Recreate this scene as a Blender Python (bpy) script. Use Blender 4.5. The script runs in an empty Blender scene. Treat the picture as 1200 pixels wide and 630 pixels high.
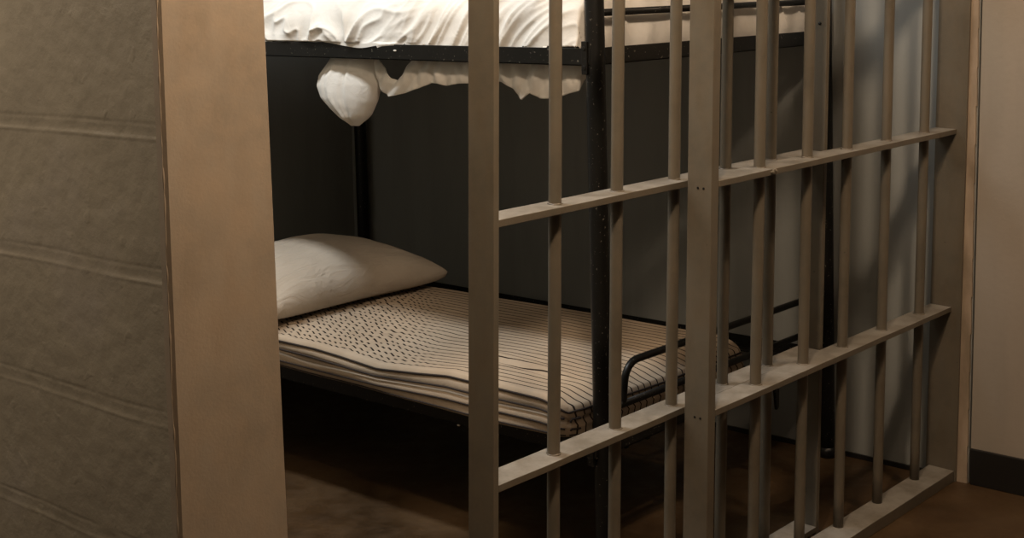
import bpy, bmesh, math, random
from mathutils import Vector, Matrix, noise

S = bpy.context.scene
C = S.collection
random.seed(7)

# ---------------------------------------------------------------- camera
cam = bpy.data.objects.new('camera', bpy.data.cameras.new('camera'))
C.objects.link(cam)
S.camera = cam
RIGHT = Vector((0.654326, -0.755970, -0.019176))
DOWN = Vector((-0.067689, -0.033294, -0.997151))
FWD = Vector((0.753177, 0.653760, -0.072956))
m = Matrix((RIGHT, -DOWN, -FWD)).transposed().to_4x4()
m.translation = Vector((0, 0, 1.40))
cam.matrix_world = m
cam.data.sensor_width = 36.0
cam.data.lens = 1669.0566 / 1200 * 36
cam.data.shift_y = -215 / 1200
cam.data.clip_start = 0.05

# ---------------------------------------------------------------- light
S.view_settings.view_transform = 'Standard'
S.view_settings.look = 'None'
S.view_settings.gamma = 1
S.view_settings.use_curve_mapping = False
S.view_settings.exposure = 0.0
W = bpy.data.worlds.new('world')
S.world = W
W.use_nodes = True
W.node_tree.nodes['Background'].inputs[0].default_value = (0.64, 0.58, 0.50, 1)
W.node_tree.nodes['Background'].inputs[1].default_value = 0.042


def area(name, loc, target, size, power, col, size_y=None):
    l = bpy.data.lights.new(name, 'AREA')
    l.energy = power
    l.color = col
    l.size = size
    if size_y:
        l.shape = 'RECTANGLE'
        l.size_y = size_y
    o = bpy.data.objects.new(name, l)
    C.objects.link(o)
    o.location = loc
    d = Vector(target) - Vector(loc)
    o.rotation_euler = d.to_track_quat('-Z', 'Y').to_euler()
    return o


# ceiling lamp of the cell (neutral white) and warm lamps of the corridor
def bulb(name, loc, r, power, col):
    l = bpy.data.lights.new(name, 'POINT')
    l.energy = power
    l.color = col
    l.shadow_soft_size = r
    o = bpy.data.objects.new(name, l)
    C.objects.link(o)
    o.location = loc
    return o


# a fluorescent batten running along the cell, and two warm bulbs in the corridor
tube_lamp = area('cell_lamp', (1.95, 2.95, 2.42), (2.2, 2.95, 0), 0.16, 32, (0.98, 1.0, 0.99), 1.5)
tube_lamp.rotation_euler = (0, math.radians(6), 0)
bulb('corridor_bulb', (1.5, 1.08, 2.12), 0.06, 70, (1.0, 0.77, 0.55))
bulb('corridor_bulb_far', (3.0, 0.85, 2.3), 0.06, 26, (1.0, 0.76, 0.54))
bulb('block_wall_fill', (0.3, 2.5, 2.0), 0.12, 42, (1.0, 0.86, 0.70))  # added fill to brighten the block wall's left face, not a known lamp


# ---------------------------------------------------------------- helpers
def obj(name, bm, mat, parent=None, smooth=False, bevel=0.0, loc=None):
    me = bpy.data.meshes.new(name)
    bmesh.ops.recalc_face_normals(bm, faces=bm.faces[:])
    bm.to_mesh(me)
    bm.free()
    o = bpy.data.objects.new(name, me)
    C.objects.link(o)
    if mat:
        me.materials.append(mat)
    if parent:
        o.parent = parent
    if loc:
        o.location = loc
    if smooth:
        for p in me.polygons:
            p.use_smooth = True
    if bevel:
        b = o.modifiers.new('bevel', 'BEVEL')
        b.width = bevel
        b.segments = 2
        b.limit_method = 'ANGLE'
        b.angle_limit = math.radians(50)
    return o


def box(bm, x0, x1, y0, y1, z0, z1):
    v = [bm.verts.new((x, y, z)) for z in (z0, z1) for y in (y0, y1) for x in (x0, x1)]
    for f in ((0, 1, 3, 2), (4, 6, 7, 5), (0, 4, 5, 1), (2, 3, 7, 6), (0, 2, 6, 4), (1, 5, 7, 3)):
        bm.faces.new([v[i] for i in f])
    return v


def tube(bm, pts, r, n=16, cap=True):
    """round tube along a polyline, r a number or a list"""
    pts = [Vector(p) for p in pts]
    rings = []
    side = None
    for i, p in enumerate(pts):
        if i == 0:
            t = pts[1] - p
        elif i == len(pts) - 1:
            t = p - pts[i - 1]
        else:
            t = (pts[i + 1] - p).normalized() + (p - pts[i - 1]).normalized()
        t.normalize()
        if side is None:
            ref = Vector((0, 0, 1)) if abs(t.z) < .9 else Vector((1, 0, 0))
            side = t.cross(ref).normalized()
        else:
            side = (side - t * side.dot(t)).normalized()
        up = t.cross(side)
        rr = r[i] if isinstance(r, (list, tuple)) else r
        rings.append([bm.verts.new(p + (side * math.cos(a) + up * math.sin(a)) * rr)
                      for a in (2 * math.pi * k / n for k in range(n))])
    for a, b in zip(rings, rings[1:]):
        for k in range(n):
            bm.faces.new((a[k], a[(k + 1) % n], b[(k + 1) % n], b[k]))
    if cap:
        bm.faces.new(rings[0][::-1])
        bm.faces.new(rings[-1])


def empty(name, loc, label, cat, group=None):
    o = bpy.data.objects.new(name, None)
    C.objects.link(o)
    o.location = loc
    o.empty_display_size = 0.1
    o['label'] = label
    o['category'] = cat
    if group:
        o['group'] = group
    return o


def structure(o):
    o['kind'] = 'structure'
    return o


def lerp(a, b, t):
    return a + (b - a) * t


def interp(tab, x):
    if x <= tab[0][0]:
        return tab[0][1]
    for (x0, y0), (x1, y1) in zip(tab, tab[1:]):
        if x <= x1:
            return lerp(y0, y1, (x - x0) / (x1 - x0))
    return tab[-1][1]


def smoothstep(a, b, x):
    t = max(0, min(1, (x - a) / (b - a)))
    return t * t * (3 - 2 * t)


# ---------------------------------------------------------------- materials
class Mat:
    def __init__(self, name):
        self.m = bpy.data.materials.new(name)
        self.m.use_nodes = True
        self.t = self.m.node_tree
        self.b = self.t.nodes['Principled BSDF']
        self.co = self.n('ShaderNodeTexCoord')

    def n(self, kind, **kw):
        nd = self.t.nodes.new(kind)
        for k, v in kw.items():
            setattr(nd, k, v)
        return nd

    def l(self, a, b):
        self.t.links.new(a, b)

    def mapping(self, scale=(1, 1, 1), rot=(0, 0, 0)):
        mp = self.n('ShaderNodeMapping')
        mp.inputs['Scale'].default_value = scale
        mp.inputs['Rotation'].default_value = rot
        self.l(self.co.outputs['Object'], mp.inputs['Vector'])
        return mp.outputs['Vector']

    def noise(self, scale, vec=None, detail=4, rough=0.55, dist=0.0):
        nd = self.n('ShaderNodeTexNoise')
        nd.inputs['Scale'].default_value = scale
        nd.inputs['Detail'].default_value = detail
        nd.inputs['Roughness'].default_value = rough
        nd.inputs['Distortion'].default_value = dist
        self.l(vec if vec is not None else self.co.outputs['Object'], nd.inputs['Vector'])
        return nd.outputs['Fac']

    def ramp(self, fac, stops):
        r = self.n('ShaderNodeValToRGB')
        e = r.color_ramp.elements
        while len(e) > 1:
            e.remove(e[-1])
        e[0].position = stops[0][0]
        e[0].color = tuple(stops[0][1]) + (1,)
        for p, c in stops[1:]:
            x = e.new(p)
            x.color = tuple(c) + (1,)
        self.l(fac, r.inputs['Fac'])
        return r.outputs['Color']

    def mix(self, fac, a, b, blend='MIX'):
        nd = self.n('ShaderNodeMix', data_type='RGBA', blend_type=blend)
        for s, v in ((0, fac), (6, a), (7, b)):
            if hasattr(v, 'is_output') or hasattr(v, 'links'):
                self.l(v, nd.inputs[s])
            elif s == 0:
                nd.inputs[0].default_value = v
            else:
                nd.inputs[s].default_value = tuple(v) + (1,)
        return nd.outputs[2]

    def math(self, op, a, b=None, c=None):
        nd = self.n('ShaderNodeMath', operation=op)
        for i, v in enumerate((a, b, c)):
            if v is None:
                continue
            if hasattr(v, 'links'):
                self.l(v, nd.inputs[i])
            else:
                nd.inputs[i].default_value = v
        return nd.outputs[0]

    def set(self, color=None, rough=None, metal=None, spec=None):
        for k, v in (('Base Color', color), ('Roughness', rough), ('Metallic', metal), ('Specular IOR Level', spec)):
            if v is None:
                continue
            if hasattr(v, 'links'):
                self.l(v, self.b.inputs[k])
            elif k == 'Base Color':
                self.b.inputs[k].default_value = tuple(v) + (1,)
            else:
                self.b.inputs[k].default_value = v
        return self

    def bump(self, height, strength=0.3, dist=0.01, chain=None):
        nd = self.n('ShaderNodeBump')
        nd.inputs['Strength'].default_value = strength
        nd.inputs['Distance'].default_value = dist
        self.l(height, nd.inputs['Height'])
        if chain is not None:
            self.l(chain, nd.inputs['Normal'])
        self.l(nd.outputs['Normal'], self.b.inputs['Normal'])
        return nd.outputs['Normal']


def grad(c, k):
    return tuple(x * k for x in c)


# taupe paint on bare steel
def steel_paint(name, base, rough=0.42, streaky=.4):
    M = Mat(name)
    big = M.noise(5, detail=5)
    streak = M.noise(9, M.mapping((3, 3, 0.9)), detail=5)
    fine = M.noise(220, detail=3)
    c = M.ramp(big, [(0.25, grad(base, .72)), (0.55, base), (0.8, (base[0] * 1.12, base[1] * 1.02, base[2] * .92))])
    c = M.mix(M.ramp(streak, [(0.45, (0, 0, 0)), (0.7, (streaky,) * 3)]), c, (base[0] * .80, base[1] * .68, base[2] * .55))
    c = M.mix(M.ramp(M.noise(28, detail=6, rough=.7), [(0.42, (0, 0, 0)), (0.66, (.55, .55, .55))]), c, (base[0] * 1.12, base[1] * 1.05, base[2] * .98))
    chip = M.ramp(M.noise(60, detail=6, rough=.7), [(0.70, (0, 0, 0)), (0.73, (1, 1, 1))])
    c = M.mix(chip, c, grad(base, .35))
    # dust lies on whatever faces up
    geo = M.n('ShaderNodeNewGeometry')
    sep = M.n('ShaderNodeSeparateXYZ')
    M.l(geo.outputs['True Normal'], sep.inputs[0])
    dust = M.ramp(sep.outputs['Z'], [(0.75, (0, 0, 0)), (0.95, (1, 1, 1))])
    patch = M.ramp(M.noise(14, detail=6, rough=.65), [(0.35, (.35, .35, .35)), (0.62, (1, 1, 1))])
    c = M.mix(M.mix(1.0, dust, patch, 'MULTIPLY'), c, (0.27, 0.25, 0.22))
    M.set(c, M.ramp(big, [(0.3, (rough - .08,) * 3), (0.7, (rough + .12,) * 3)]), 0.0, 0.4)
    M.bump(fine, .12, .002, M.bump(big, .25, .004))
    return M.m


STEEL = steel_paint('painted_grille_steel', (0.128, 0.110, 0.083), .36)
JAMB = steel_paint('painted_jamb_steel', (0.262, 0.212, 0.158), .5, .25)

# black enamel with chips
M = Mat('black_enamel')
chips = M.ramp(M.noise(170, detail=2, rough=.5), [(0.69, (0, 0, 0)), (0.71, (1, 1, 1))])
edge = M.ramp(M.noise(6, detail=3), [(0.3, (.006, .006, .005)), (0.7, (.011, .010, .009))])
M.set(M.mix(chips, edge, (0.16, 0.145, 0.12)), 0.38, 0.0, 0.3)
M.bump(M.noise(90), .15, .002)
BLACK = M.m

# painted concrete block (courses are modelled in the wall mesh)
M = Mat('painted_block')
n1 = M.noise(3.5, detail=6)
n2 = M.noise(45, detail=5, rough=.6)
n3 = M.n('ShaderNodeTexVoronoi')
n3.inputs['Scale'].default_value = 38
M.l(M.co.outputs['Object'], n3.inputs['Vector'])
c = M.ramp(n1, [(0.3, (0.225, 0.190, 0.138)), (0.55, (0.262, 0.222, 0.160)), (0.75, (0.275, 0.235, 0.185))])
M.set(c, 0.5, 0, .35)
b1 = M.bump(n1, .2, .006)
b2 = M.bump(n2, .5, .004, b1)
pit = M.ramp(M.noise(34, detail=2, rough=.4, dist=.3), [(0.66, (0, 0, 0)), (0.75, (1, 1, 1))])
M.bump(pit, .25, .002, b2)
BLOCK = M.m


# plaster / painted board walls
def wall_mat(name, base, alt):
    M = Mat(name)
    s = M.noise(2.2, M.mapping((1.6, 1.6, 0.35)), detail=5, dist=.4)
    g = M.noise(7, M.mapping((2.5, 2.5, 0.4)), detail=3)
    c = M.ramp(s, [(0.3, alt), (0.6, base), (0.8, grad(base, 1.06))])
    c = M.mix(M.ramp(g, [(0.5, (0, 0, 0)), (0.75, (.35, .35, .35))]), c, grad(alt, .85))
    M.set(c, .55, 0, .3)
    M.bump(M.noise(60, detail=4), .18, .003, M.bump(M.noise(4), .3, .01))
    return M.m


WALL_CELL = wall_mat('grey_cell_wall_paint', (0.30, 0.305, 0.29), (0.26, 0.265, 0.25))
WALL_OUT = wall_mat('corridor_wall_paint', (0.36, 0.31, 0.26), (0.32, 0.285, 0.24))
CEIL = wall_mat('ceiling_paint', (0.42, 0.38, 0.33), (0.36, 0.33, 0.29))

M = Mat('stained_concrete_floor')
a = M.noise(2.6, detail=7, rough=.62, dist=.5)
b = M.noise(17, detail=5, rough=.7)
c = M.ramp(a, [(0.3, (0.028, 0.015, 0.006)), (0.5, (0.062, 0.035, 0.015)), (0.68, (0.100, 0.062, 0.031))])
c = M.mix(M.ramp(b, [(0.45, (0, 0, 0)), (0.75, (.6, .6, .6))]), c, (0.085, 0.050, 0.023))
spk = M.ramp(M.noise(120, detail=2), [(0.74, (0, 0, 0)), (0.78, (1, 1, 1))])
c = M.mix(spk, c, (0.22, 0.16, 0.11))
M.set(c, M.ramp(b, [(0.3, (.35,) * 3), (0.7, (.6,) * 3)]), 0, .4)
M.bump(b, .25, .004)
FLOOR = M.m

M = Mat('black_rubber_base')
M.set((0.012, 0.011, 0.010), .4)
RUBBER = M.m

M = Mat('trim_paint')
M.set(M.ramp(M.noise(18, M.mapping((1, 1, .3)), detail=6), [(0.35, (0.26, 0.20, 0.14)), (0.65, (0.44, 0.34, 0.25))]), .5)
M.bump(M.noise(30), .4, .004)
TRIM = M.m

M = Mat('white_cotton')
w = M.noise(9, detail=3)
weave = M.n('ShaderNodeTexWave')
weave.inputs['Scale'].default_value = 420
M.l(M.co.outputs['Object'], weave.inputs['Vector'])
M.set(M.ramp(w, [(0.3, (0.70, 0.665, 0.61)), (0.7, (0.79, 0.77, 0.73))]), .9, 0, .15)
M.b.inputs['Sheen Weight'].default_value = .2
M.bump(M.noise(30, detail=4, dist=.8), .28, .006)
COTTON = M.m

M = Mat('pillow_cotton')
w = M.noise(5, M.mapping((1, 1, 1), (0, 0, .6)), detail=3)
M.set(M.ramp(w, [(0.3, (0.44, 0.38, 0.31)), (0.7, (0.51, 0.45, 0.38))]), .9, 0, .15)
M.bump(M.noise(60, M.mapping((.5, 2.0, 1), (0, 0, .9)), detail=4, dist=.5), .35, .004,
       M.bump(M.noise(9, M.mapping((.7, 3.2, 1), (0, 0, .7)), detail=4, dist=.8), .6, .02))
PILLOW = M.m

# striped ticking: thin dark stripes running along the bed, following the cloth
STRIPE_PITCH = 0.0262


def ticking(name, stripes):
    M = Mat(name)
    base = M.ramp(M.noise(6, detail=4), [(0.3, (0.42, 0.335, 0.25)), (0.7, (0.50, 0.41, 0.315))])
    if stripes:
        sep = M.n('ShaderNodeSeparateXYZ')
        M.l(M.co.outputs['Object'], sep.inputs[0])
        wob = M.math('MULTIPLY', M.math('SUBTRACT', M.noise(7, detail=2), .5), .018)
        x = M.math('ADD', sep.outputs['X'], wob)
        fr = M.math('FRACT', M.math('DIVIDE', x, STRIPE_PITCH))
        ln = M.math('LESS_THAN', fr, .17)
        inside = M.math('GREATER_THAN', sep.outputs['X'], 0.020)
        base = M.mix(M.math('MULTIPLY', ln, inside), base, (0.030, 0.022, 0.018))
    M.set(base, .92, 0, .12)
    M.bump(M.noise(70, detail=4), .25, .003)
    return M.m


TICK = ticking('striped_ticking', True)
M = Mat('dark_piping')
M.set((0.028, 0.020, 0.017), .85)
PIPING = M.m

# ---------------------------------------------------------------- the setting
bm = bmesh.new()
box(bm, -2.2, 5.0, -2.6, 4.2, -0.1, 0.0)
structure(obj('floor', bm, FLOOR))

bm = bmesh.new()
box(bm, -2.2, 5.0, -2.6, 4.2, 2.5, 2.6)
structure(obj('ceiling', bm, CEIL))

bm = bmesh.new()
v = box(bm, 3.70, 3.80, 1.577, 4.10, 0.0, 2.5)
for q in v:
    if q.co.y < 2 and q.co.z > 1:
        q.co.y -= .055
structure(obj('wall_right', bm, WALL_CELL))

bm = bmesh.new()
box(bm, 1.336, 3.70, 4.03, 4.13, 0.0, 2.5)
structure(obj('wall_back', bm, WALL_CELL))

bm = bmesh.new()
v = box(bm, 3.70, 3.80, -2.6, 1.572, 0.0, 2.5)
for q in v:
    if q.co.y > 1 and q.co.z > 1:
        q.co.y -= .055
structure(obj('wall_corridor', bm, WALL_OUT))

bm = bmesh.new()
box(bm, 3.690, 3.70, -2.6, 1.569, 0.0, 0.100)
structure(obj('baseboard_corridor', bm, RUBBER, bevel=.002))

bm = bmesh.new()  # thin dark strip standing in for the shaded gap at the cell wall's foot
box(bm, 3.694, 3.70, 1.66, 4.03, 0.0, 0.014)
structure(obj('base_gap_right', bm, RUBBER))

# narrow painted strip closing the corner where the grille meets the wall
bm = bmesh.new()
for k in range(24):
    z0, z1 = k * 2.5 / 24, (k + 1) * 2.5 / 24
    j = noise.noise(Vector((0, 3.1, z0 * 3))) * .0015
    y = 1.578 - .022 * z0
    box(bm, 3.6925, 3.6995, y + j, y + .034, z0, z1)
structure(obj('trim_1', bm, TRIM))


# left partition: painted block, 20 cm courses with raised mortar beads
def block_wall():
    bm = bmesh.new()
    y0, y1 = 1.626, 4.03
    ny = 300
    COURSE = .2003
    joints_z = [COURSE * k - .002 for k in range(1, 13)]

    def relief(y, z):
        d = 0
        wob = .004 * noise.noise(Vector((y * 4, 0, z * 2)))
        for i, jz in enumerate(joints_z):
            dz = z + wob - jz
            if abs(dz) < .035:
                # shallow trough with a bead at its lower lip
                k_ = .5 + .9 * max(0, noise.noise(Vector((y * 6, 3, i * 2.1))) + .3)
                d += k_ * (.0010 * math.exp(-(dz / .010) ** 2) - .0012 * math.exp(-((dz + .009) / .0024) ** 2))
                d += .0007 * math.exp(-((dz - .012) / .0022) ** 2) * (1 + 1.6 * noise.noise(Vector((y * 12, 1, i))))
        row = int(z / COURSE)
        off = .045 if row % 2 else .245
        yj = (y - 1.626 + off) % .4
        yj = min(yj, .4 - yj)
        if (y - 1.626 + off) > .1:
            d += .0007 * math.exp(-(yj / .006) ** 2) * (1 if row in (2, 3) else .25)
        d += .0016 * noise.noise(Vector((y * 9, 5, z * 9))) + .0009 * noise.noise(Vector((y * 40, 2, z * 40)))
        return d
    zs = [.45 * k / 40 for k in range(40)] + [.45 + 1.05 * k / 460 for k in range(460)] + \
         [1.5 + 1.0 * k / 40 for k in range(41)]
    nz = len(zs) - 1
    vs = []
    for j in range(nz + 1):
        z = zs[j]
        vs.append([])
        for i in range(ny + 1):
            t = i / ny
            y = lerp(y0, y1, t * .35 if t < .75 else lerp(.2625, 1, (t - .75) / .25))
            vs[-1].append(bm.verts.new((1.144 - .0038 * (z - .64) + relief(y, z), y, z)))
    for j in range(nz):
        for i in range(ny):
            bm.faces.new((vs[j][i], vs[j + 1][i], vs[j + 1][i + 1], vs[j][i + 1]))
    # body behind the relief skin
    box(bm, 1.166, 1.322, 1.626, 4.03, 0, 2.5)
    return bm


o = obj('wall_left', block_wall(), BLOCK, smooth=False)
for p in o.data.polygons:
    p.use_smooth = len(p.vertices) == 4 and p.area < .01
structure(o)

# steel jamb capping the end of the block partition (a folded channel)
bm = bmesh.new()


def jamb_x(z):
    return (1.147 - .0038 * (z - .64) + .0012 * noise.noise(Vector((0, 0, z * 6))), 1.336 - .0172 * (z - .578))


prev = None
for k in range(61):
    z = 2.5 * k / 60
    xa, xb = jamb_x(z)
    ring = [bm.verts.new(q) for q in ((xa - .0045, 1.634, z), (xa - .004, 1.621, z), (xa + .0005, 1.617, z),
                                      (xb - .003, 1.617, z), (xb, 1.620, z), (xb, 1.76, z), (xb - .004, 1.76, z),
                                      (xb - .004, 1.622, z), (xa + .001, 1.622, z), (xa + .001, 1.634, z))]
    if prev:
        for i in range(10):
            bm.faces.new((prev[i], prev[(i + 1) % 10], ring[(i + 1) % 10], ring[i]))
    prev = ring
structure(obj('trim_2', bm, JAMB))

# ugly bead of filler along the seam between block and jamb
bm = bmesh.new()
pts, rs = [], []
for k in range(180):
    z = .3 + 1.6 * k / 179
    xa, xb = jamb_x(z)
    q = noise.noise(Vector((4, 1, z * 14)))
    pts.append((xa - .0045 + .0012 * q, 1.6215 + .001 * noise.noise(Vector((9, 1, z * 22))), z))
    rs.append(max(.0005, .0012 + .0020 * q + .0022 * noise.noise(Vector((2, 7, z * 45)))))
tube(bm, pts, rs, 8)
structure(obj('trim_3', bm, JAMB, smooth=True))

# ---------------------------------------------------------------- cell front
LEAN = math.radians(1.6)
BAR_R = .0127
DEPTH = .062
RAIL_T = .0135
RAIL_Z = (0.484, 0.974, 1.464, 1.954)      # top faces of the flat cross rails


def plate_bm(x0, x1, y0, y1, z0, z1, dents=0):
    bm = bmesh.new()
    n = 14
    prev = None
    for k in range(n + 1):
        z = lerp(z0, z1, k / n)
        w = .0009 * noise.noise(Vector((x0 * 3, y0, z * 4)))
        v = [bm.verts.new(q) for q in ((x0, y0 + w, z), (x1, y0 + w, z), (x1, y1, z), (x0, y1, z))]
        if prev:
            for i in range(4):
                bm.faces.new((prev[i], prev[(i + 1) % 4], v[(i + 1) % 4], v[i]))
        else:
            bm.faces.new(v[::-1])
        prev = v
    bm.faces.new(prev)
    return bm


def rail_bm(x0, x1, y0, y1, z1, t, seed, bars):
    bm = bmesh.new()
    n = 60
    prev = None
    for k in range(n + 1):
        x = lerp(x0, x1, k / n)
        a = .0013 * noise.noise(Vector((x * 9, seed, 0)))
        b = .0009 * noise.noise(Vector((x * 5, seed, 4)))
        v = [bm.verts.new(q) for q in ((x, y0 + a, z1 - t), (x, y0 + a, z1 + b), (x, y1, z1 + b), (x, y1, z1 - t))]
        if prev:
            for i in range(4):
                bm.faces.new((prev[i], prev[(i + 1) % 4], v[(i + 1) % 4], v[i]))
        else:
            bm.faces.new(v)
        prev = v
    bm.faces.new(prev[::-1])
    return bm


def weld_bm(x, yc, z, seed):
    """lumpy weld ring where a bar passes the rail"""
    bm = bmesh.new()
    n = 20
    rings = []
    for k in range(n):
        a = 2 * math.pi * k / n
        h = .0028 + .0028 * noise.noise(Vector((x * 7 + math.cos(a) * 1.5, math.sin(a) * 1.5, seed)))
        w = .0030 + .0028 * noise.noise(Vector((x * 5 + math.cos(a) * 2, math.sin(a) * 2, seed + 3)))
        c, s = math.cos(a), math.sin(a)
        rings.append([bm.verts.new((x + c * r, yc + s * r, z + hh)) for r, hh in
                      ((BAR_R - .001, -.001), (BAR_R - .001, h), (BAR_R + w * .5, h * .6), (BAR_R + w, -.001))])
    for k in range(n):
        a, b = rings[k], rings[(k + 1) % n]
        for i in range(4):
            bm.faces.new((a[i], a[(i + 1) % 4], b[(i + 1) % 4], b[i]))
    return bm


def bar_bm(x, yc, z0, z1):
    bm = bmesh.new()
    n = 30
    tube(bm, [(x + .0012 * noise.noise(Vector((x * 9, 1, k * .25))), yc, lerp(z0, z1, k / n)) for k in range(n + 1)],
         BAR_R, 20)
    return bm


# --- sliding door, hung just inside the fixed grille
X0 = 1.876
door = empty('sliding_cell_door', (X0, 1.7045, 0.012),
             'open sliding barred cell door of brown painted steel beside the doorway', 'cell door')
door.rotation_euler = (LEAN, 0, 0)
T = 2.2


def L(x):
    return x - X0


obj('stile', plate_bm(0, .0145, 0, DEPTH, 0, T), STEEL, door, bevel=.0012)
obj('stile', plate_bm(L(3.082), L(3.096), 0, DEPTH, 0, T), STEEL, door, bevel=.0012)
dbars = [L(x) for x in (2.087, 2.285, 2.487, 2.689, 2.884)]
for i, z in enumerate(RAIL_Z):
    z -= .012
    r = obj('cross_rail', rail_bm(.0145, L(3.082), 0, DEPTH, z, RAIL_T, i + .3, dbars), STEEL, door, bevel=.001)
    for x in dbars:
        obj('weld', weld_bm(x, DEPTH / 2, z, i * 3.3), STEEL, r, smooth=True)
obj('bottom_rail', rail_bm(.0145, L(3.082), 0, DEPTH, .024, RAIL_T, 8.1, dbars), STEEL, door, bevel=.001)
obj('top_rail', rail_bm(.0145, L(3.082), 0, DEPTH, T, RAIL_T, 9.1, dbars), STEEL, door, bevel=.001)
for x in dbars:
    obj('bar', bar_bm(x, DEPTH / 2, .018, T - .006), STEEL, door, smooth=True)
# bolt hole and scratch in the far stile
for y, z, r in ((.020, 1.272, .0045), (.046, 1.300, .006)):
    bm = bmesh.new()
    tube(bm, [(L(3.0825), y, z), (L(3.0800), y, z)], [r, r * .8], 10)
    obj('bolt_head', bm, BLACK, door, smooth=True)

# --- fixed grille
FX = 2.477
grille = empty('fixed_cell_grille', (FX, 1.635, 0.0),
               'fixed barred grille of brown painted steel between the bolted post and the right wall', 'cell grille')
grille.rotation_euler = (LEAN, 0, 0)


def G(x):
    return x - FX


H = 2.45
obj('post', plate_bm(0, .027, 0, DEPTH - .002, 0, H), STEEL, grille, bevel=.0015)
for zz in RAIL_Z[:2]:
    for yy in (.020, .034):
        bm = bmesh.new()
        tube(bm, [(.0005, yy, zz - .012), (-.0009, yy, zz - .012)], [.0030, .0024], 10)
        obj('bolt_head', bm, BLACK, grille)
gbars = [G(x) for x in (2.720, 2.932, 3.126, 3.336, 3.556)]
for i, z in enumerate(RAIL_Z):
    r = obj('cross_rail', rail_bm(.027, G(3.684), -.001, .060, z + .004, RAIL_T, i + 5.3, gbars), STEEL, grille, bevel=.001)
    for x in gbars:
        obj('weld', weld_bm(x, .033, z + .004, i * 2.3 + 7), STEEL, r, smooth=True)
obj('sill', rail_bm(.027, G(3.684), -.024, .050, .032, .031, 12.1, gbars), STEEL, grille, bevel=.0015)
for x in gbars:
    obj('bar', bar_bm(x, .033, .028, H - .02), STEEL, grille, smooth=True)
obj('wall_plate', plate_bm(G(3.684), G(3.693), -.028, .060, 0, H), STEEL, grille, bevel=.0015)
# ragged lump of weld on the front edge of the upper rail
bm = bmesh.new()
for q in range(7):
    x = G(2.728) + random.uniform(-.016, .016)
    z = RAIL_Z[1] + .004 - random.uniform(.002, .011)
    bmesh.ops.create_icosphere(bm, subdivisions=2, radius=random.uniform(.003, .0055),
                               matrix=Matrix.Translation((x, -.001, z)))
obj('weld', bm, STEEL, grille, smooth=True)

# ---------------------------------------------------------------- bunk bed
BX0, BX1, BY0, BY1 = 2.588, 3.657, 1.988, 3.935
bunk = empty('bunk_bed', (BX0, BY0, 0), 'black metal two-tier bunk bed standing along the grey right wall', 'bunk bed')


def B(p):
    return (p[0] - BX0, p[1] - BY0, p[2])


def post_bm(x, y):
    bm = bmesh.new()
    n = 20
    pts = [B((x - .0092 * (z - .7), y, z)) for z in (1.72 * k / n for k in range(n + 1))]
    tube(bm, pts, .0225, 20)
    return bm


for x, y in ((BX0, BY0), (BX1, BY0), (BX0, BY1), (BX1, BY1)):
    p = obj('post', post_bm(x, y), BLACK, bunk, smooth=True)
    bm = bmesh.new()
    tube(bm, [B((x + .0065, y, 0)), B((x + .0065, y, .03))], .0250, 18)
    obj('foot_cap', bm, RUBBER, p, smooth=True)


def angle_rail(axis, c, a, b, z0, z1, inward, t=.0035, flange=.035):
    """L section: upright flange at c, foot flange pointing inward"""
    bm = bmesh.new()
    for lo, hi, q0, q1 in ((0, t, z0, z1), (0, flange, z0, z0 + t)):
        u0, u1 = sorted((c + inward * lo, c + inward * hi))
        if axis == 'y':
            box(bm, u0 - BX0, u1 - BX0, a - BY0, b - BY0, q0, q1)
        else:
            box(bm, a - BX0, b - BX0, u0 - BY0, u1 - BY0, q0, q1)
    return bm


for z0, z1 in ((.288, .330), (1.204, 1.244)):
    obj('long_rail', angle_rail('y', 2.560, 1.985, 3.94, z0, z1, 1), BLACK, bunk, bevel=.001)
    dz = .018 if z0 < 1 else 0
    obj('long_rail', angle_rail('y', 3.682, 1.985, 3.94, z0 - dz, z1 - dz, -1), BLACK, bunk, bevel=.001)
    obj('end_rail', angle_rail('x', 1.985, 2.60, 3.65, z0, z1, 1), BLACK, bunk, bevel=.001)
    obj('end_rail', angle_rail('x', 3.945, 2.60, 3.65, z0, z1, -1), BLACK, bunk, bevel=.001)
    # woven flat wire deck
    bm = bmesh.new()
    zz = z0 + .004 - (.010 if z0 < 1 else 0)
    for k in range(13):
        x = lerp(2.60, 3.645, k / 12)
        box(bm, x - .006 - BX0, x + .006 - BX0, 0, 1.95, zz, zz + .002)
    for k in range(21):
        y = lerp(.03, 1.92, k / 20)
        box(bm, -.02, 1.09, y - .006, y + .006, zz + .002, zz + .004)
    obj('wire_deck', bm, BLACK, bunk)
# coupling plates where the rails hook on the near post
for z in (1.222, .309):
    bm = bmesh.new()
    box(bm, -.032, -.018, .004, .020, z - .038, z + .038)
    tube(bm, [(-.034, .012, z + .022), (-.030, .012, z + .022)], .005, 10)
    tube(bm, [(-.034, .012, z - .022), (-.030, .012, z - .022)], .005, 10)
    obj('coupling_plate', bm, BLACK, bunk, bevel=.001)
# guard bar over the upper foot end
bm = bmesh.new()
tube(bm, [B((2.59, 1.985, 1.324)), B((3.655, 1.985, 1.326))], .0085, 12)
obj('guard_bar', bm, BLACK, bunk, smooth=True)
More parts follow.
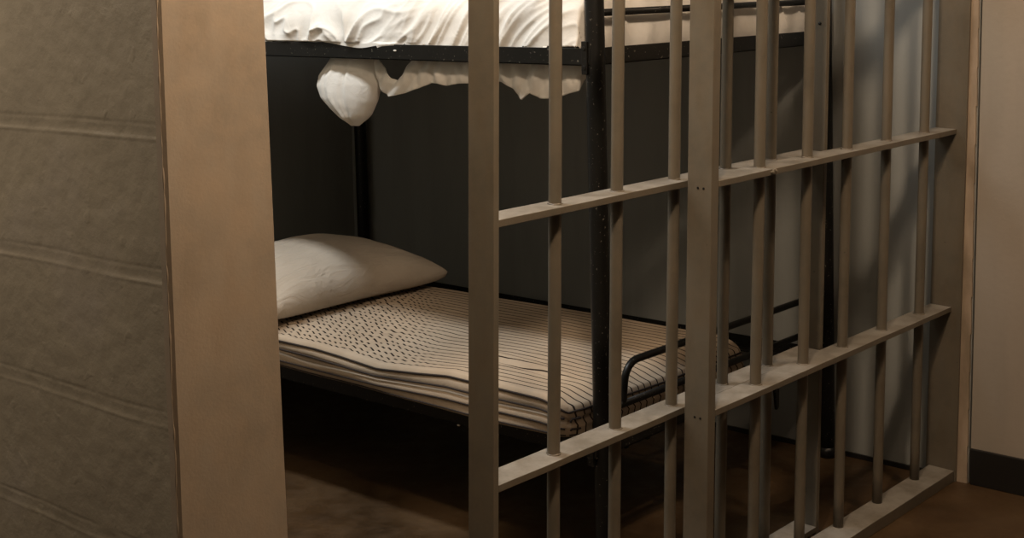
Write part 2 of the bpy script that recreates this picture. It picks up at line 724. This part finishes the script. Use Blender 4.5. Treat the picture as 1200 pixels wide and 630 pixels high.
# mattress keeper on the lower foot end: a bent tube loop with a thin strut
bm = bmesh.new()
pts = [(3.650, .486), (2.725, .492)]
for k in range(1, 8):
    a = math.pi / 2 * k / 8
    pts.append((2.725 - .052 * math.sin(a), .492 - .052 * (1 - math.cos(a))))
pts += [(2.671, .430), (2.668, .408), (2.66, .394)]
tube(bm, [B((x, 1.985, z)) for x, z in pts], .0092, 14)
tube(bm, [B((2.60, 1.985, .396)), B((3.650, 1.985, .388))], .0090, 14)
k_ = obj('mattress_keeper', bm, BLACK, bunk, smooth=True)
bm = bmesh.new()
tube(bm, [B((3.120, 1.985, .484)), B((3.122, 1.985, .392))], .0032, 8)
obj('strut', bm, BLACK, k_, smooth=True)
bm = bmesh.new()
v = [(3.372, .290), (3.398, .290), (3.394, .210), (3.384, .205)]
f = [bm.verts.new(B((x, 1.990, z))) for x, z in v]
g = [bm.verts.new(B((x, 1.998, z))) for x, z in v]
bm.faces.new(f); bm.faces.new(g[::-1])
for i in range(4):
    bm.faces.new((f[i], f[(i + 1) % 4], g[(i + 1) % 4], g[i]))
obj('bracket', bm, BLACK, bunk)
for y, z, r in ((2.617, 1.228, .006), (2.422, .2865, .006)):
    bm = bmesh.new()
    bmesh.ops.create_uvsphere(bm, u_segments=10, v_segments=6, radius=1,
                              matrix=Matrix.Translation(B((2.5595, y, z))) @ Matrix.Diagonal((.002, r, r * .4, 1)))
    o = obj('paint_fleck', bm, COTTON, bunk, smooth=True)
    o['label'] = 'small white fleck on the black rail'

# ---------------------------------------------------------------- mattress
MX0, MX1, MY0, MY1 = 2.508, 3.250, 2.000, 3.92
SAG = [(2.03, .004), (2.25, .006), (2.4, .008), (2.52, -.004), (2.66, -.016), (2.8, -.006), (2.9, -.001), (3.1, -.002), (3.92, 0)]


def mat_top(x, y):
    u = (x - MX0) / (MX1 - MX0)
    z = .431 - .003 * smoothstep(.3, 1, u) + interp(SAG, y) * (1 - u) ** 2
    z += .008 * noise.noise(Vector((x * 3, y * 3, 1))) * min(1, u * 4)
    # broad soft hump, and close wrinkles crossing the stripes towards the pillow
    wr = smoothstep(2.42, 2.75, y - .9 * (x - 2.55)) * smoothstep(0, .08, u) * (1 - .6 * smoothstep(.75, 1, u))
    q = Vector((x, y, 0))
    warp = 1.6 * noise.noise(q * 5) + .8 * noise.noise(q * 11 + Vector((3, 1, 0)))
    z += wr * .0030 * math.sin((y * 1.0 + x * .5) * 2 * math.pi / .026 + warp * 3.4)
    z += wr * .0060 * noise.noise(Vector((x * 20, y * 34, 4)))
    # the foot edge is worn thin and slopes down
    z -= .020 * (1 - smoothstep(0, .10, y - MY0)) ** 1.3
    # one long crease near the foot
    d = (x - 2.66) - .10 * (y - 2.25)
    z -= .006 * math.exp(-(d / .012) ** 2) * smoothstep(2.1, 2.2, y) * (1 - smoothstep(2.42, 2.55, y))
    z += .005 * math.exp(-((d - .03) / .02) ** 2) * smoothstep(2.1, 2.2, y) * (1 - smoothstep(2.42, 2.55, y))
    return z


def side_off(y, h):
    """sideways offset of the near side at height fraction h (1 top, 0 bottom)"""
    return .010 * noise.noise(Vector((y * 3.3, h * 2, 8))) + .006 * math.sin(h * math.pi) + .010 * (1 - h) * \
        math.sin(y * 5.0)


def mattress_bm():
    bm = bmesh.new()
    nx, ny = 170, 440
    rr = .012      # rounding of the rim
    top = []
    for j in range(ny + 1):
        y = lerp(MY0, MY1, j / ny)
        row = []
        for i in range(nx + 1):
            x = lerp(MX0, MX1, i / nx)
            dx = min(x - MX0, MX1 - x)
            dy = min(y - MY0, MY1 - y)
            z = mat_top(x, y)
            for d in (dx, dy):
                if d < rr:
                    z -= rr - math.sqrt(max(0, rr * rr - (rr - d) ** 2))
            xx, yy = x, y
            # rounded corners in plan
            cr = .05
            cx_ = max(MX0 + cr - x, x - MX1 + cr)
            cy_ = max(MY0 + cr - y, y - MY1 + cr)
            if cx_ > 0 and cy_ > 0:
                m_ = max(cx_, cy_)
                k = m_ / math.hypot(cx_, cy_)
                xx = x - (cx_ - cx_ * k) * (1 if x > (MX0 + MX1) / 2 else -1)
                yy = y - (cy_ - cy_ * k) * (1 if y > (MY0 + MY1) / 2 else -1)
            yy += .022 * (1 - (x - MX0) / (MX1 - MX0)) * max(0, 1 - (y - MY0) / .5)
            row.append(bm.verts.new((xx - MX0, yy - MY0, z)))
        top.append(row)
    for j in range(ny):
        for i in range(nx):
            bm.faces.new((top[j][i], top[j][i + 1], top[j + 1][i + 1], top[j + 1][i]))
    # rim loop and the side wall
    loop = [top[0][i] for i in range(nx)] + [top[j][nx] for j in range(ny)] + \
           [top[ny][i] for i in range(nx, 0, -1)] + [top[j][0] for j in range(ny, 0, -1)]
    cxm, cym = (MX1 - MX0) / 2, (MY1 - MY0) / 2
    NS = 9
    prev = loop
    for s in range(1, NS + 1):
        h = 1 - s / NS
        ring = []
        for v in loop:
            x, y, z = v.co
            zb = .342 + .004 * noise.noise(Vector((y * 5, x * 5, 3)))
            nxv = Vector(((x - cxm) / cxm, (y - cym) / cym, 0))
            if abs(nxv.x) > abs(nxv.y):
                dirv = Vector((math.copysign(1, nxv.x), 0, 0))
            else:
                dirv = Vector((0, math.copysign(1, nxv.y), 0))
            off = side_off(y + x * 2, h) * smoothstep(1, .75, h)
            if h < .72:
                off -= .012 * math.exp(-((h - .62) / .08) ** 2)
            ring.append(bm.verts.new((x + dirv.x * off, y + dirv.y * off, lerp(zb, z, h))))
        n = len(loop)
        for k in range(n):
            bm.faces.new((prev[k], ring[k], ring[(k + 1) % n], prev[(k + 1) % n]))
        prev = ring
    bm.faces.new(prev)
    return bm, [v.co.copy() for v in loop], None


mattress = empty('striped_mattress', (MX0, MY0, 0),
                 'thin striped ticking mattress on the lower bunk', 'mattress')
bm, rim, _ = mattress_bm()
rim = [Vector(v) for v in rim]
obj('ticking_cover', bm, TICK, mattress, smooth=True)


def rim_tube(h, off0, r, tilt=0.0, near_only=False):
    pts = []
    cxm, cym = (MX1 - MX0) / 2, (MY1 - MY0) / 2
    n = len(rim)
    for k in range(0, n, 2):
        x, y, z = rim[k]
        zb = .342 + .004 * noise.noise(Vector((y * 5, x * 5, 3)))
        dx, dy = (x - cxm) / cxm, (y - cym) / cym
        if near_only and not (dx < -.9 and dy < .95 and y > .02):
            continue
        d = Vector((math.copysign(1, dx), 0, 0)) if abs(dx) > abs(dy) else Vector((0, math.copysign(1, dy), 0))
        off = side_off(y + x * 2, h) * smoothstep(1, .75, h) + off0
        if h < .72:
            off -= .012 * math.exp(-((h - .62) / .08) ** 2)
        zz = lerp(zb, z, h)
        if tilt and y < 1.2:
            zz += tilt * math.sin(y * 4.5)
        pts.append(Vector((x + d.x * off, y + d.y * off, zz)))
    bm = bmesh.new()
    # smooth the path so the tube follows the round corners
    if near_only:
        tube(bm, pts, r, 8)
        return bm
    for _ in range(3):
        pts = [(pts[i - 1] + pts[i] * 2 + pts[(i + 1) % len(pts)]) / 4 for i in range(len(pts))]
    tube(bm, pts + [pts[0]], r, 8, cap=False)
    return bm


obj('piping', rim_tube(1.0, .0015, .0026), PIPING, mattress, smooth=True)
obj('piping', rim_tube(.72, .0025, .0026, 0, True), PIPING, mattress, smooth=True)
obj('piping', rim_tube(.30, .001, .0024, .004, True), PIPING, mattress, smooth=True)
obj('piping', rim_tube(.06, .001, .0020, 0, True), PIPING, mattress, smooth=True)


# ---------------------------------------------------------------- pillow
def pillow_bm(w, d, h):
    bm = bmesh.new()
    n = 70
    grids = []
    for sgn in (1, -1):
        g = []
        for j in range(n + 1):
            row = []
            for i in range(n + 1):
                u, v = 2 * i / n - 1, 2 * j / n - 1
                if sgn == -1 and (i in (0, n) or j in (0, n)):
                    row.append(grids[0][j][i])
                    continue
                f = ((1 - abs(u) ** 2.4) * (1 - abs(v) ** 2.4)) ** .46
                # edges drawn in between the corners
                px = u * w / 2 * (1 - .06 * (1 - v * v))
                py = v * d / 2 * (1 - .05 * (1 - u * u))
                z = (h / 2 * f if sgn > 0 else -h / 2 * .66 * f ** .6) - .030 * (u * u + v * v) * .5
                if sgn > 0:
                    q = Vector((px * 5, py * 5, 0))
                    z += f * (.010 * noise.noise(q) + .005 * noise.noise(q * 2.3 + Vector((3, 3, 3))))
                    # tension folds running into the corners
                    r = math.hypot(abs(u) - 1, abs(v) - 1)
                    a = math.atan2(1.001 - abs(v), 1.001 - abs(u))
                    z += .004 * math.sin(a * 9 + u) * math.exp(-(r / .55) ** 2) * f
                row.append(bm.verts.new((px, py, z)))
            g.append(row)
        grids.append(g)
        for j in range(n):
            for i in range(n):
                q = (g[j][i], g[j][i + 1], g[j + 1][i + 1], g[j + 1][i])
                bm.faces.new(q if sgn > 0 else q[::-1])
    return bm


pillow = obj('pillow', pillow_bm(.77, .52, .215), PILLOW, smooth=True, loc=(2.878, 3.365, .505))
pillow.rotation_euler = (math.radians(-1), math.radians(1), math.radians(2.5))
pillow['label'] = 'plump off-white pillow at the far end of the striped lower mattress'
pillow['category'] = 'pillow'

# ---------------------------------------------------------------- sheet on the upper bunk
sheet = empty('bed_sheet', (BX0, BY0, 1.21),
              'crumpled white sheet spread over the upper bunk, its hem hanging below the rail', 'bed sheet')
SX0, SX1, SY0, SY1 = 2.572, 3.62, 2.022, 3.90


def ridge(v):
    return 1 - abs(v) * 2


def crease(v, sharp=6.0):
    """soft cloth with narrow raised creases where the noise changes sign"""
    return math.exp(-abs(v) * sharp) + .35 * v


def crumple(y, s, seed=0):
    """y along the bed, s along the cloth's girth: soft overlapping folds"""
    # foot half: long narrow folds fanning down and away from the near post
    a = y + s * 1.05
    w0 = noise.noise(Vector((y * 3, s * 3, 1)))
    q = Vector((a * 11 + w0 * .9, s * 1.6 - y * 1.2, 3 + seed))
    f1 = .75 * crease(noise.noise(q), 7) + .45 * crease(noise.noise(q * 2.1 + Vector((4, 0, 1))), 6)
    # head half: loose crumples
    w = noise.noise(Vector((y * 4, s * 5, 2))) * 1.5
    q2 = Vector((y * 5.5 + s * 4 + w, s * 10 + w, 9 + seed))
    f2 = 1.0 * crease(noise.noise(q2), 5) + .45 * crease(noise.noise(q2 * 2.3 + Vector((w, 0, 5))), 5)
    k = smoothstep(2.45, 2.75, y)
    return lerp(f1, f2, k)


def sheet_bm():
    bm = bmesh.new()
    ny, ns = 420, 240
    # girth profile from the near rail, up the side, over the top, down at the wall
    side_h = .135

    def profile(s):
        # s in 0..1
        w = SX1 - SX0
        r = .085
        lo, top = 1.222, 1.222 + side_h + .03
        segs = [(.045, (SX0, lo), (SX0 - .004, top - r)), ]
        l1 = (top - r) - lo
        l2 = r * math.pi / 2
        l3 = w - 2 * r
        tot = 2 * l1 + 2 * l2 + l3
        d = s * tot
        if d < l1:
            return SX0, lo + d, -1, 0
        d -= l1
        if d < l2:
            a = d / r
            return SX0 + r - r * math.cos(a), top - r + r * math.sin(a), -math.cos(a), math.sin(a)
        d -= l2
        if d < l3:
            return SX0 + r + d, top, 0, 1
        d -= l3
        if d < l2:
            a = d / r
            return SX1 - r + r * math.sin(a), top - r + r * math.cos(a), math.sin(a), math.cos(a)
        d -= l2
        return SX1, top - r - d, 1, 0
    TOT = 1.30
    g = []
    for j in range(ny + 1):
        y = lerp(SY0, SY1, j / ny)
        row = []
        for i in range(ns + 1):
            s = (i / ns) ** 1.5
            x, z, nxv, nz = profile(s)
            e = min(1, (y - SY0) / .05, (SY1 - y) / .05)
            e = math.sqrt(max(0, 1 - (1 - e) ** 2))
            z = 1.222 + (z - 1.222) * (.80 + .2 * e)
            amp = lerp(.014, .020, smoothstep(2.45, 2.75, y))
            dsp = crumple(y, s * TOT) * amp * (.35 + .65 * min(1, (z - 1.215) / .05))
            dsp *= 1 - .55 * smoothstep(2.5, 2.8, y) * smoothstep(1.29, 1.34, z)
            dsp += .016 * noise.noise(Vector((y * 3.2, s * 4, 7)))
            # the cloth bellies over the rail at one place
            belly = math.exp(-((y - 2.75) / .07) ** 2) * smoothstep(.12, 0, s)
            x += nxv * dsp - .014 * belly
            z += nz * dsp - .004 * belly
            # head end lies a little lower
            z -= .02 * smoothstep(3.0, 3.6, y) * smoothstep(1.24, 1.34, z)
            yy = y
            if x < 2.5655 and z < 1.2475:
                # the edge is tucked in behind the rail, only the belly laps over it
                z = max(z, 1.2465 - .013 * belly ** .7 + .002 * noise.noise(Vector((y * 14, 0, 3))))
                x = 2.5655 if belly < .02 else 2.5575
            row.append(bm.verts.new((x - BX0, yy - BY0, max(z, 1.2135) - 1.21)))
        g.append(row)
    for j in range(ny):
        for i in range(ns):
            bm.faces.new((g[j][i], g[j][i + 1], g[j + 1][i + 1], g[j + 1][i]))
    # end faces: fan rows down to the deck with drawn folds
    for jj, sg in ((0, -1), (ny, 1)):
        base = g[jj]
        prev = base
        K = 16
        for k in range(1, K + 1):
            t = k / K
            ring = []
            for i, v in enumerate(base):
                x, y, z = v.co
                zz = lerp(z, .0035, t)
                xx = x
                bul = .030 * math.sin(min(1, t * 1.4) * math.pi * .5) - .02 * t * t
                fold = .014 * crease(noise.noise(Vector((x * 12 + zz * 6, zz * 3, 20))), 11) * math.sin(math.pi * min(1, t + .15))
                cn = smoothstep(0, .09, x - (SX0 - BX0)) * smoothstep(0, .06, SX1 - BX0 - x)
                xx = x + .035 * t * (1 - smoothstep(0, .09, x - (SX0 - BX0)))
                ring.append(bm.verts.new((xx, y + sg * min(.024, bul * .7 + fold) * cn, zz)))
            for i in range(ns):
                bm.faces.new((prev[i], prev[i + 1], ring[i + 1], ring[i]))
            prev = ring
    return bm


obj('spread_sheet', sheet_bm(), COTTON, sheet, smooth=True)


# hanging hem: a bundle, then a swag and tails, seen under the rail (all at X about 2.60)
def ring_strip(rows, closed=True):
    bm = bmesh.new()
    prev = None
    for row in rows:
        vs = [bm.verts.new((p[0] - BX0, p[1] - BY0, p[2] - 1.21)) for p in row]
        if prev:
            n = len(vs)
            for k in range(n if closed else n - 1):
                bm.faces.new((prev[k], prev[(k + 1) % n], vs[(k + 1) % n], vs[k]))
        prev = vs
    if closed:
        bm.faces.new(prev)
    return bm


LEFT = [(0, 2.905), (.10, 2.925), (.21, 2.945), (.34, 2.972), (.48, 2.981), (.64, 2.966), (.78, 2.928), (.90, 2.889), (1, 2.856)]
RIGHT_ = [(0, 2.760), (.20, 2.748), (.45, 2.744), (.65, 2.758), (.85, 2.785), (1, 2.826)]
rows = []
for k in range(46):
    t = k / 45
    z = lerp(1.222, 1.018, t)
    ya, yb = interp(LEFT, t), interp(RIGHT_, t)
    cy_, hy = (ya + yb) / 2, (ya - yb) / 2
    hx = .020 + .028 * math.sin(math.pi * min(1, t * .9 + .05))
    if t > .9:
        hx *= 1 - (t - .9) * 7
    row = []
    for i in range(72):
        a = 2 * math.pi * i / 72
        c, s = math.cos(a), math.sin(a)
        f = 1 + .10 * ridge(noise.noise(Vector((c * 2.2 + .3, s * 2.2, t * 1.3)))) - .05
        lift = .010 * (1 - c * c) * t
        fold = (-.009 * math.exp(-((c + .12 + .1 * t) / .07) ** 2) + .006 * math.exp(-((c - .45 + .3 * t) / .06) ** 2)) * (1 if s < 0 else 0)
        row.append((2.622 + s * hx * f - fold, cy_ + c * hy, z - lift * .0))
    rows.append(row)
o = obj('hanging_bundle', ring_strip(rows), COTTON, sheet, smooth=True)
o['label'] = 'rounded bundle of sheet hanging under the rail'

TOP = [(2.021, 1.205), (2.60, 1.205), (2.623, 1.190), (2.640, 1.166), (2.662, 1.146), (2.683, 1.152), (2.701, 1.169), (2.722, 1.194), (2.744, 1.205)]
BOT = [(2.021, 1.196), (2.045, 1.168), (2.059, 1.141), (2.088, 1.134), (2.137, 1.120), (2.182, 1.118), (2.206, 1.131), (2.233, 1.113), (2.262, 1.139),
       (2.304, 1.155), (2.370, 1.148), (2.441, 1.146), (2.491, 1.138), (2.510, 1.144), (2.539, 1.144), (2.586, 1.128),
       (2.623, 1.118), (2.662, 1.109), (2.694, 1.103), (2.716, 1.115), (2.735, 1.140), (2.744, 1.170)]
rows = []
for j in range(220):
    y = lerp(2.0215, 2.7435, j / 219)
    zt, zb = interp(TOP, y), interp(BOT, y)
    front, back = [], []
    for i in range(26):
        s = i / 25
        z = lerp(zt, zb, s)
        q = Vector((y * 16 + z * 9, z * 7, 2))
        x = 2.603 + .010 * ridge(noise.noise(q)) + .007 * noise.noise(Vector((y * 40, z * 18, 5))) - .006 * math.sin(s * math.pi)
        front.append((x, y, z))
        back.append((x + .0025 + .010 * math.sin(s * math.pi), y, z))
    rows.append(front + back[::-1])
o = obj('hanging_hem', ring_strip(rows), COTTON, sheet, smooth=True)
